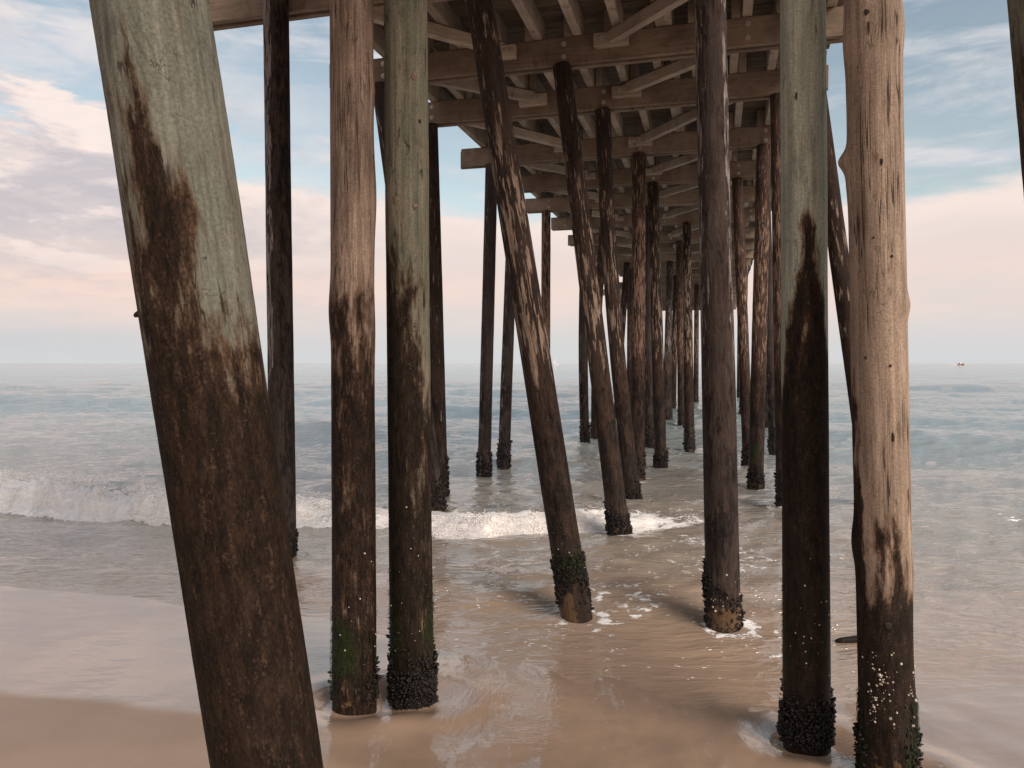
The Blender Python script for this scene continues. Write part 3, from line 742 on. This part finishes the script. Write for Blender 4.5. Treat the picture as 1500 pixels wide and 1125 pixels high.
def ms23(z, o, a): return (np.abs(z - .27 + .13 * o) < .05).astype(float) + sst(-.55, -.95, o) * (z < .5) + sst(.6, .95, o) * (z < .25)
make_pile('thick dark pile with silvery edges standing right of centre', (1.607, 5.753, 0), (1.473, 5.765, 4.702), .130, .111, M_dark, seg=96, step=.014,
          stain=lambda z, o, a: .45 + .2 * sst(2, 1, z), peel_sidelight=lambda z, o, a: .52 * sst(.45, .85, np.abs(o)) * sst(.9, 2.6, z) + .30 * np.exp(-((o + .45) / .22) ** 2) * sst(1.3, 2.2, z),  # pale edges: flaking bark together with painted side light
          worn=lambda z, o, a: .62 * sst(.25, .15, z) * sst(-.1, .05, z), mussels=((.02, .55, 760, .017, ms23),), barn=((.1, .45, 26, .007, lambda z, o, a: .6 + 0 * z),), seed=9)

# --- piles of the bents further out: label, foot, top, radii, material, peeling and painted side light, mussel band height, extras
fl = lambda k: (lambda z, o, a: (.14 + .55 * k) * sst(1.2, 2.4, z) + .06 - .12 * sst(3.6, 5.0, z))
lo_st = lambda z, o, a: .2 + .6 * sst(2.4, 1.2, z)
lit_sideL = lambda z, o, a: .36 * sst(.1, -.6, o) + .04  # left side paler, sky light from that side painted as bark tone
MIDS = [
 ('dark pile leaning right, half hidden behind the knotty green-grey pile', (-1.014, 10.372, 0), (-1.741, 10.261, 5.644), .112, .116, M_dark, lit_sideL, .60, 500),
 ('dark pile just right of the knotty green-grey pile', (-1.117, 11.869, 0), (-1.273, 11.988, 5.680), .122, .120, M_flaky, lambda z, o, a: .22 + .1 * (z > 2), .62, 520),
 ('slim dark pile left of its neighbour in the open water, leaning right at top', (-.519, 14.133, 0), (-.383, 14.390, 5.596), .122, .114, M_dark, lit_sideL, .46, 420),
 ('slim dark pile behind the long leaning pile, mussels to the knee', (-.166, 15.405, 0), (.030, 16.660, 5.752), .122, .118, M_dark, lit_sideL, .46, 400),
 ('thin tan speckled pile behind the long leaning pile, under a cap end', (.797, 18.170, 0), (.833, 18.774, 5.682), .112, .110, M_rust, lambda z, o, a: .62 * sst(1.2, 2.4, z), .42, 200),
 ('second peeling pile leaning left, its shaggy mussel foot behind the surf', (1.277, 9.058, 0), (.621, 9.627, 5.697), .124, .114, M_flaky, fl(.50), .36, 700),
 ('third peeling pile leaning left, right beside the second', (1.754, 10.988, 0), (1.328, 11.291, 5.694), .112, .111, M_flaky, fl(.46), .42, 420),
 ('thin tan pile mostly hidden left of the third peeling pile', (2.325, 21.295, 0), (2.496, 20.969, 5.668), .120, .115, M_rust, fl(.55), .55, 150),
 ('dark pile with black mussel foot left of the third peeling pile', (1.895, 19.783, 0), (1.808, 18.513, 5.647), .118, .114, M_dark, lit_sideL, .58, 260),
 ('upright tan flaking pile with a thin dark neighbour on its right', (2.128, 12.903, 0), (2.255, 13.683, 5.720), .118, .118, M_rust, fl(.62), .62, 330),
 ('thin dark pile in the gap between two upright flaking piles', (3.270, 18.170, 0), (3.189, 18.143, 5.574), .112, .098, M_dark, lit_sideL, .50, 240),
 ('upright flaking pile with a brown shaft above a wide mussel collar', (2.908, 14.890, 0), (2.903, 15.890, 5.803), .118, .116, M_flaky, fl(.50), .36, 420),
 ('far thin pile leaning right with tan streaks and short mussel foot', (5.752, 27.966, 0), (6.036, 29.441, 5.639), .118, .114, M_flaky, fl(.4), .55, 120),
 ('narrow reddish pile beside a light gap of sky, left of the streaked one', (5.169, 23.296, 0), (5.080, 23.330, 5.648), .104, .098, M_rust, fl(.45), .62, 170),
 ('brown pile with a pale peeled streak above its mussel collar', (4.299, 18.472, 0), (4.637, 20.395, 5.730), .122, .110, M_flaky, fl(.60), .58, 260),
 ('thin red-brown pile leaning right, right of the thick silvery-edged pile', (4.677, 15.092, 0), (4.523, 15.456, 5.699), .104, .104, M_rust, fl(.50), .50, 260),
 ('brown pile with a green algae band above thick mussels', (3.946, 12.330, 0), (4.293, 13.136, 5.710), .122, .117, M_rust, fl(.58), .36, 520),
 ('reddish flaking pile touching the left edge of the pale sage pile', (3.811, 10.620, 0), (3.677, 10.662, 5.600), .117, .106, M_rust, fl(.56), .55, 420),
 ('dark pile behind, its mussel foot just left of the reddish flaking pile', (6.230, 18.170, 0), (5.762, 17.453, 5.592), .112, .102, M_dark, lit_sideL, .55, 240),
 ('dark pile leaning right between the pale sage and pale bleached piles', (5.088, 10.723, 0), (4.171, 10.529, 5.556), .128, .126, M_flaky, fl(.34), .5, 420),
 ('far pile seen only as a sliver right of the green-banded pile', (7.483, 22.362, 0), (7.458, 22.693, 5.970), .116, .110, M_dark, lit_sideL, .6, 150),
]
for i, (lab, B, T, rb, rt, mt, pl, mz, mc) in enumerate(MIDS):
    near = B[1] < 13.2
    kw = dict(seg=64, step=.024) if near else dict(seg=36, step=.05)
    al = (lambda z, o, a: .95 * g(z, .52, .20) * sst(.6, -.3, o)) if 'green algae' in lab else (lambda z, o, a: .4 * g(z, .55, .2) * (o * 0 + .6))
    make_pile(lab, B, T, rb, rt, mt, **kw, zbot=-1.2, stain=lo_st, peel_sidelight=pl, algae=al, worn=(lambda z, o, a: .6 * g(z, .03, .06)) if near else None,
              mussels=((-.10, mz, int(mc * 1.4), .025 if near else .032, None),), bow=(-.07 if 'third peeling' in lab else 0), seed=20 + i)
# the farthest bents: across, along, lean, label
FARP = [(28.4, -3.6, .12, 'thin far pile leaning left between third peeling pile and upright tan pile'),
        (30.6, -3.35, .0, 'far dark sliver of a pile touching the left side of the upright tan pile'),
        (28.4, -1.80, .04, 'slim far pile peeping out right of the one with a wide mussel collar'),
        (33.0, -1.78, .03, 'far thin pile filling the gap left of the narrow reddish pile'),
        (37.2, -.95, .0, 'thin far pile half hidden at the left edge of the thick silvery-edged pile'),
        (30.6, .95, .02, 'far pile showing behind the thin red-brown pile, right of the thick one'),
        (46.8, 1.25, .0, 'farthest thin pile under the seaward end of the deck, right of the sky gap')]
for i, (s, tt, ln, lab) in enumerate(FARP):
    at = lambda t_: ((t_ + K * s) / KN, (s - K * t_) / KN)
    make_pile(lab, (*at(tt), 0), (*at(tt + ln * 3), 5.65), .118, .11, [M_flaky, M_rust, M_dark][i % 3], **FAR, zbot=-1.2, stain=lo_st, peel_sidelight=fl(.5),
              mussels=((-.10, .55, 90, .040, None),), seed=60 + i)

# ------------------------------------------------------------------ the deck carried on them
deck = bpy.data.objects.new('pier_deck', None); C.objects.link(deck); deck.rotation_euler = (0, 0, -math.atan(K))
deck['label'] = 'long weathered timber pier deck seen from below, on rows of piles'; deck['category'] = 'pier deck'
# local axes: x across the pier, y along it
CAPH, CAPT = .33, .072
BENT = [(-2.6, -5, 1.5), (-.4, -5, 1.5), (1.72, -5, 1.5), (4.03, -5, 1.5), (5.95, -5, 1.5),
        (7.27, -5.75, 1.45), (9.41, -5.07, 1.46), (11.19, -4.66, 1.43), (13.76, -4.68, .93), (16.03, -4.42, .84), (18.3, -4.57, .9), (20.85, -4.47, 1.0), (23.8, -4.56, 1.1)]
s_n = 26.1
while s_n < 41.5: BENT.append((s_n, -4.4 + (.35 if s_n > 31 else 0), 1.2)); s_n += 2.22
while s_n < 55: BENT.append((s_n, -6.0, 1.25)); s_n += 2.22
bolt_me = None
def bolt_mesh():
    vv = []; q = np.arange(10) * PI / 5
    for r_, o_ in ((.034, 0), (.034, .006), (.019, .006), (.017, .022)): vv.append(np.stack([r_ * np.cos(q), 0 * q - o_, r_ * np.sin(q)], -1))
    return mesh_np('bolt', np.concatenate(vv), [grid_faces(4, 10, True)[:, ::-1], np.arange(30, 40)[None]], smooth=False)
bolt_me = bolt_mesh(); bolt_me.materials.append(M_bolt)
block_me = box_mesh('cleat', .42, .10, .16, .008); block_me.materials.append(M_str_x)
block_s = box_mesh('cleat', .34, .09, .13, .008); block_s.materials.append(M_str_x)
def bolt(parent, x, y, z):
    o = bpy.data.objects.new('bolt', bolt_me); C.objects.link(o); o.parent = parent; o.location = (x, y, z); return o
cache = {}
def timber(name, dims, mat, loc, rotz=0, parent=deck, bev=.008):
    key = (name,) + tuple(round(v, 3) for v in dims)
    if key not in cache:
        cache[key] = box_mesh(name, *dims, bev); cache[key].materials.append(mat)
    o = bpy.data.objects.new(name, cache[key]); C.objects.link(o); o.parent = parent; o.location = loc; o.rotation_euler = (0, 0, rotz); return o
pile_t = {9.41: (-4.3, -1.88, .3), 11.19: (-4.3, -1.64, .9), 13.76: (-4.1, -1.36, .75), 16.03: (-4.2, -1.31, .37), 18.3: (-4.0, -1.6, 1.0), 7.27: (-4.45,)}
for s, t0, t1 in BENT:
    zc = CAP_Z + CAPH / 2; L = t1 - t0
    jit = random.uniform(-.004, .004)
    f = timber('cap_beam', (L, CAPT, CAPH), M_cap, ((t0 + t1) / 2, s + CAPT / 2, zc + jit))
    timber('cap_beam', (L - .06, CAPT, CAPH), M_cap, ((t0 + t1) / 2 + random.uniform(-.1, .02), s + CAPT * 1.5 + .075, zc - jit))
    if 7 < s < 34:
        cx = (t0 + t1) / 2
        for pt in pile_t.get(s, (-4.1, -1.4, .8)):
            for dz_ in (-.075, .085): bolt(f, pt - cx + .02, -CAPT / 2, dz_)
        for bt in ((-2.62, -1.32) if s > 7.3 else ()):
            bk = bpy.data.objects.new('cleat', block_me if s < 14 else block_s); C.objects.link(bk); bk.parent = deck
            bk.location = (bt + random.uniform(-.06, .06), s - (.05 if s < 14 else .045) - .001, zc + .045 + random.uniform(-.02, .03)); bk.rotation_euler = (0, random.uniform(-.04, .04), 0)
            hw = .105
            for sx_ in (-hw, hw): bolt(bk, sx_, -.05 if s < 14 else -.045, .01)
        # flat diagonal braces running back to the bent before
        prev = max(q for q, _, _ in BENT if q < s - .5)
        if s > 7.3:
            for (xa, xb) in ((-2.62, -4.25), (-1.32, .55)):
                y0, y1 = s - .005, prev + .26; ang = math.atan2(y1 - y0, xb - xa); ln = math.hypot(xb - xa, y1 - y0)
                timber('diagonal_brace', (ln, .10, .15), M_str_x, ((xa + xb) / 2, (y0 + y1) / 2, CAP_Z + CAPH - .082 + random.uniform(-.01, .0)), ang)
STR_T = [-4.25 + .5 * i for i in range(11)] + [1.22]
ss = [b_[0] for b_ in BENT]
ZST = CAP_Z + CAPH + .006
for j, tt in enumerate(STR_T):
    wd, ht = (.11, .28)
    timber('stringer', (wd, 4.6 + 5.4, ht), M_str, (tt, 2.0, ZST + ht / 2))
    for i in range(4, len(ss) - 1):
        if ss[i] < 6.9: continue
        y0, y1 = ss[i] + .1, ss[i + 1] + .1
        lap = .06 * (1 if i % 2 else -1) * (0 if j in (0, 11) else 1)
        timber('stringer', (wd, round(y1 - y0 + .16 * (lap != 0), 3) - .004 * (lap == 0), ht), M_str, (tt + lap, (y0 + y1) / 2, ZST + ht / 2 + (.0015 if i % 2 else 0)))
# extra joists where the photograph shows pairs
for i in range(5, 12):
    y0, y1 = ss[i] + .1, ss[i + 1] + .1
    timber('stringer', (.09, round(y1 - y0, 3), .26), M_str, (-.62 + random.uniform(-.04, .04), (y0 + y1) / 2, ZST + .13 + .001))
# planks across, a finger's gap between them
ZPL = ZST + .28 + .028
PITCH, PW = .150, .136
pl_me = box_mesh('deck_plank', 5.92, PW, .05, .004); pl_me.materials.append(M_plank)
y = 7.0; cnt = 0
while y < 34.5:
    o = bpy.data.objects.new('deck_plank', pl_me); C.objects.link(o); o.parent = deck
    o.location = (-1.52 + random.uniform(-.03, .03), y + random.uniform(-.004, .004), ZPL + random.uniform(0, .006)); o.rotation_euler = (random.uniform(-.03, .03), 0, 0); y += PITCH; cnt += 1
def joined_planks(y0, y1, t0, t1):
    Vs, Q, T3 = box_arrays(t1 - t0, PW, .05, .004); n = int((y1 - y0) / PITCH)
    off = np.stack([np.full(n, (t0 + t1) / 2) + rng.uniform(-.03, .03, n), y0 + np.arange(n) * PITCH, np.full(n, ZPL)], -1)
    V = (Vs[None] + off[:, None]).reshape(-1, 3); k = len(Vs)
    sh = (np.arange(n) * k)[:, None, None]
    return mesh_np('deck_planking', V, [(Q[None] + sh).reshape(-1, 4), (T3[None] + sh).reshape(-1, 3)], smooth=False)
obj('deck_planking', joined_planks(-3.0, 7.0 - PITCH * .5, -4.48, 1.44), M_plank, deck, kind='stuff')
obj('deck_planking', joined_planks(y, 41.4, -4.48, 1.44), M_plank, deck, kind='stuff')
obj('deck_planking', joined_planks(41.5, 54.8, -6.0, 1.44), M_plank, deck, kind='stuff')

# ------------------------------------------------------------------ driftwood and boats
def tube(name, pts, rad, seg=10, jit=.0):
    P = np.array(pts, float); n = len(P); vv = []
    for i in range(n):
        tn = P[min(i + 1, n - 1)] - P[max(i - 1, 0)]; tn /= np.linalg.norm(tn)
        a_ = np.cross(tn, (0, 0, 1.0)); a_ /= np.linalg.norm(a_) + 1e-9; b_ = np.cross(a_, tn)
        q = np.arange(seg) * 2 * PI / seg; r_ = rad[i] * (1 + jit * rng.normal(size=seg))
        vv.append(P[i] + (r_ * np.cos(q))[:, None] * a_ + (r_ * np.sin(q))[:, None] * b_)
    return mesh_np(name, np.concatenate(vv), [grid_faces(n, seg, True), np.arange(seg)[None][:, ::-1], np.arange((n - 1) * seg, n * seg)[None]],
                   {'stain': np.full(n * seg, .9), 'peel_sidelight': np.full(n * seg, -1.), 'algae': np.zeros(n * seg), 'worn': np.zeros(n * seg), 'wet': np.ones(n * seg)})
obj('driftwood', tube('driftwood', [(-.07, 0, .012), (-.03, .0, .016), (.1, .012, .02), (.24, .01, .018), (.42, -.02, .012)], [.012, .022, .028, .026, .014], 12, .08), M_flaky,
    loc=(2.42, 5.50, -.03), label='dark stick of driftwood lying in the wash behind the bleached pile', cat='driftwood')

def simple_mat(name, colr, rough=.5):
    m, t, b = new_mat(name); t.link(t.mix(t.noise(t.coord(), 2.0).step(.3, .7), colr, tuple(c * .85 for c in colr)), b.inputs['Base Color']); b.inputs['Roughness'].default_value = rough; return m
M_hull = simple_mat('boat_hull_paint', (.22, .10, .075)); M_white = simple_mat('boat_white_paint', (.75, .73, .70)); M_glass = simple_mat('boat_dark_glass', (.03, .035, .04), .1); M_sail = simple_mat('sail_cloth', (.62, .58, .55), .9)
def hull_mesh(name, L, W, H):
    st = np.array([-.5, -.35, -.1, .15, .33, .45, .5]); wd = np.array([.85, .95, 1, .92, .62, .25, .03]); sh = np.array([1, 1, 1, 1.08, 1.2, 1.32, 1.4])
    vv = []
    for s_, w_, h_ in zip(st, wd, sh):
        vv += [(s_ * L, w_ * W / 2, h_ * H), (s_ * L, w_ * W / 2 * .8, .15 * H), (s_ * L, 0, -.35 * H), (s_ * L, -w_ * W / 2 * .8, .15 * H), (s_ * L, -w_ * W / 2, h_ * H)]
    vv = np.array(vv); F = [grid_faces(7, 5)]; k = np.arange(6) * 5
    return mesh_np(name, vv, [np.concatenate([F[0], np.stack([k, k + 5, k + 9, k + 4], -1)]), np.array([[0, 1, 2, 3, 4]])], smooth=False)
bt = bpy.data.objects.new('motor_boat', None); C.objects.link(bt); bt.location = (528, 900, .1); bt.rotation_euler = (0, 0, math.radians(12))
bt['label'] = 'tiny dark motor boat crossing the horizon at far right'; bt['category'] = 'boat'
obj('hull', hull_mesh('hull', 9.5, 2.8, 1.15), M_hull, bt)
cb = obj('cabin', box_mesh('cabin', 2.6, 2.0, 1.3, .15), M_white, bt, loc=(-.6, 0, 1.75)); obj('windscreen', box_mesh('windscreen', .12, 1.7, .7, .03), M_glass, cb, loc=(1.34, 0, .2))
obj('canopy', box_mesh('canopy', 3.2, 2.2, .12, .04), M_hull, bt, loc=(-.3, 0, 3.1))
for sx_ in (-1.6, 1.1):
    for sy_ in (-.95, .95): obj('canopy_post', tube('canopy_post', [(sx_, sy_, 1.2), (sx_, sy_, 3.05)], [.05, .05], 6), M_white, bt)
wk = rng.normal(size=(160, 3)) * np.array([4.0, 1.0, .10]) + np.array([-9.5, 0, .12])
obj('wake', scatter('wake', wk, rand_rot(160) * rng.uniform(.15, .45, 160)[:, None, None]), M_foam, bt, kind='stuff')
sb = bpy.data.objects.new('sailing_boat', None); C.objects.link(sb); sb.location = (57.3, 1000, 0); sb.rotation_euler = (0, 0, .5)
sb['label'] = 'speck of a sailing boat on the horizon, mast upright, left of centre'; sb['category'] = 'sailing boat'
obj('hull', hull_mesh('hull', 8, 2.4, 1.0), M_white, sb); obj('mast', tube('mast', [(0, 0, .6), (0, 0, 10.5)], [.16, .08], 8), M_hull, sb)
obj('sail', mesh_np('sail', np.array([(-.15, 0, 1.6), (-3.3, .25, 1.7), (-.15, 0, 9.8), (-1.6, .3, 5), (-.15, .03, 1.6), (-3.3, .28, 1.7), (-.15, .03, 9.8), (-1.6, .33, 5)]), np.array([(0, 1, 3), (0, 3, 2), (4, 7, 5), (4, 6, 7)])), M_sail, sb)
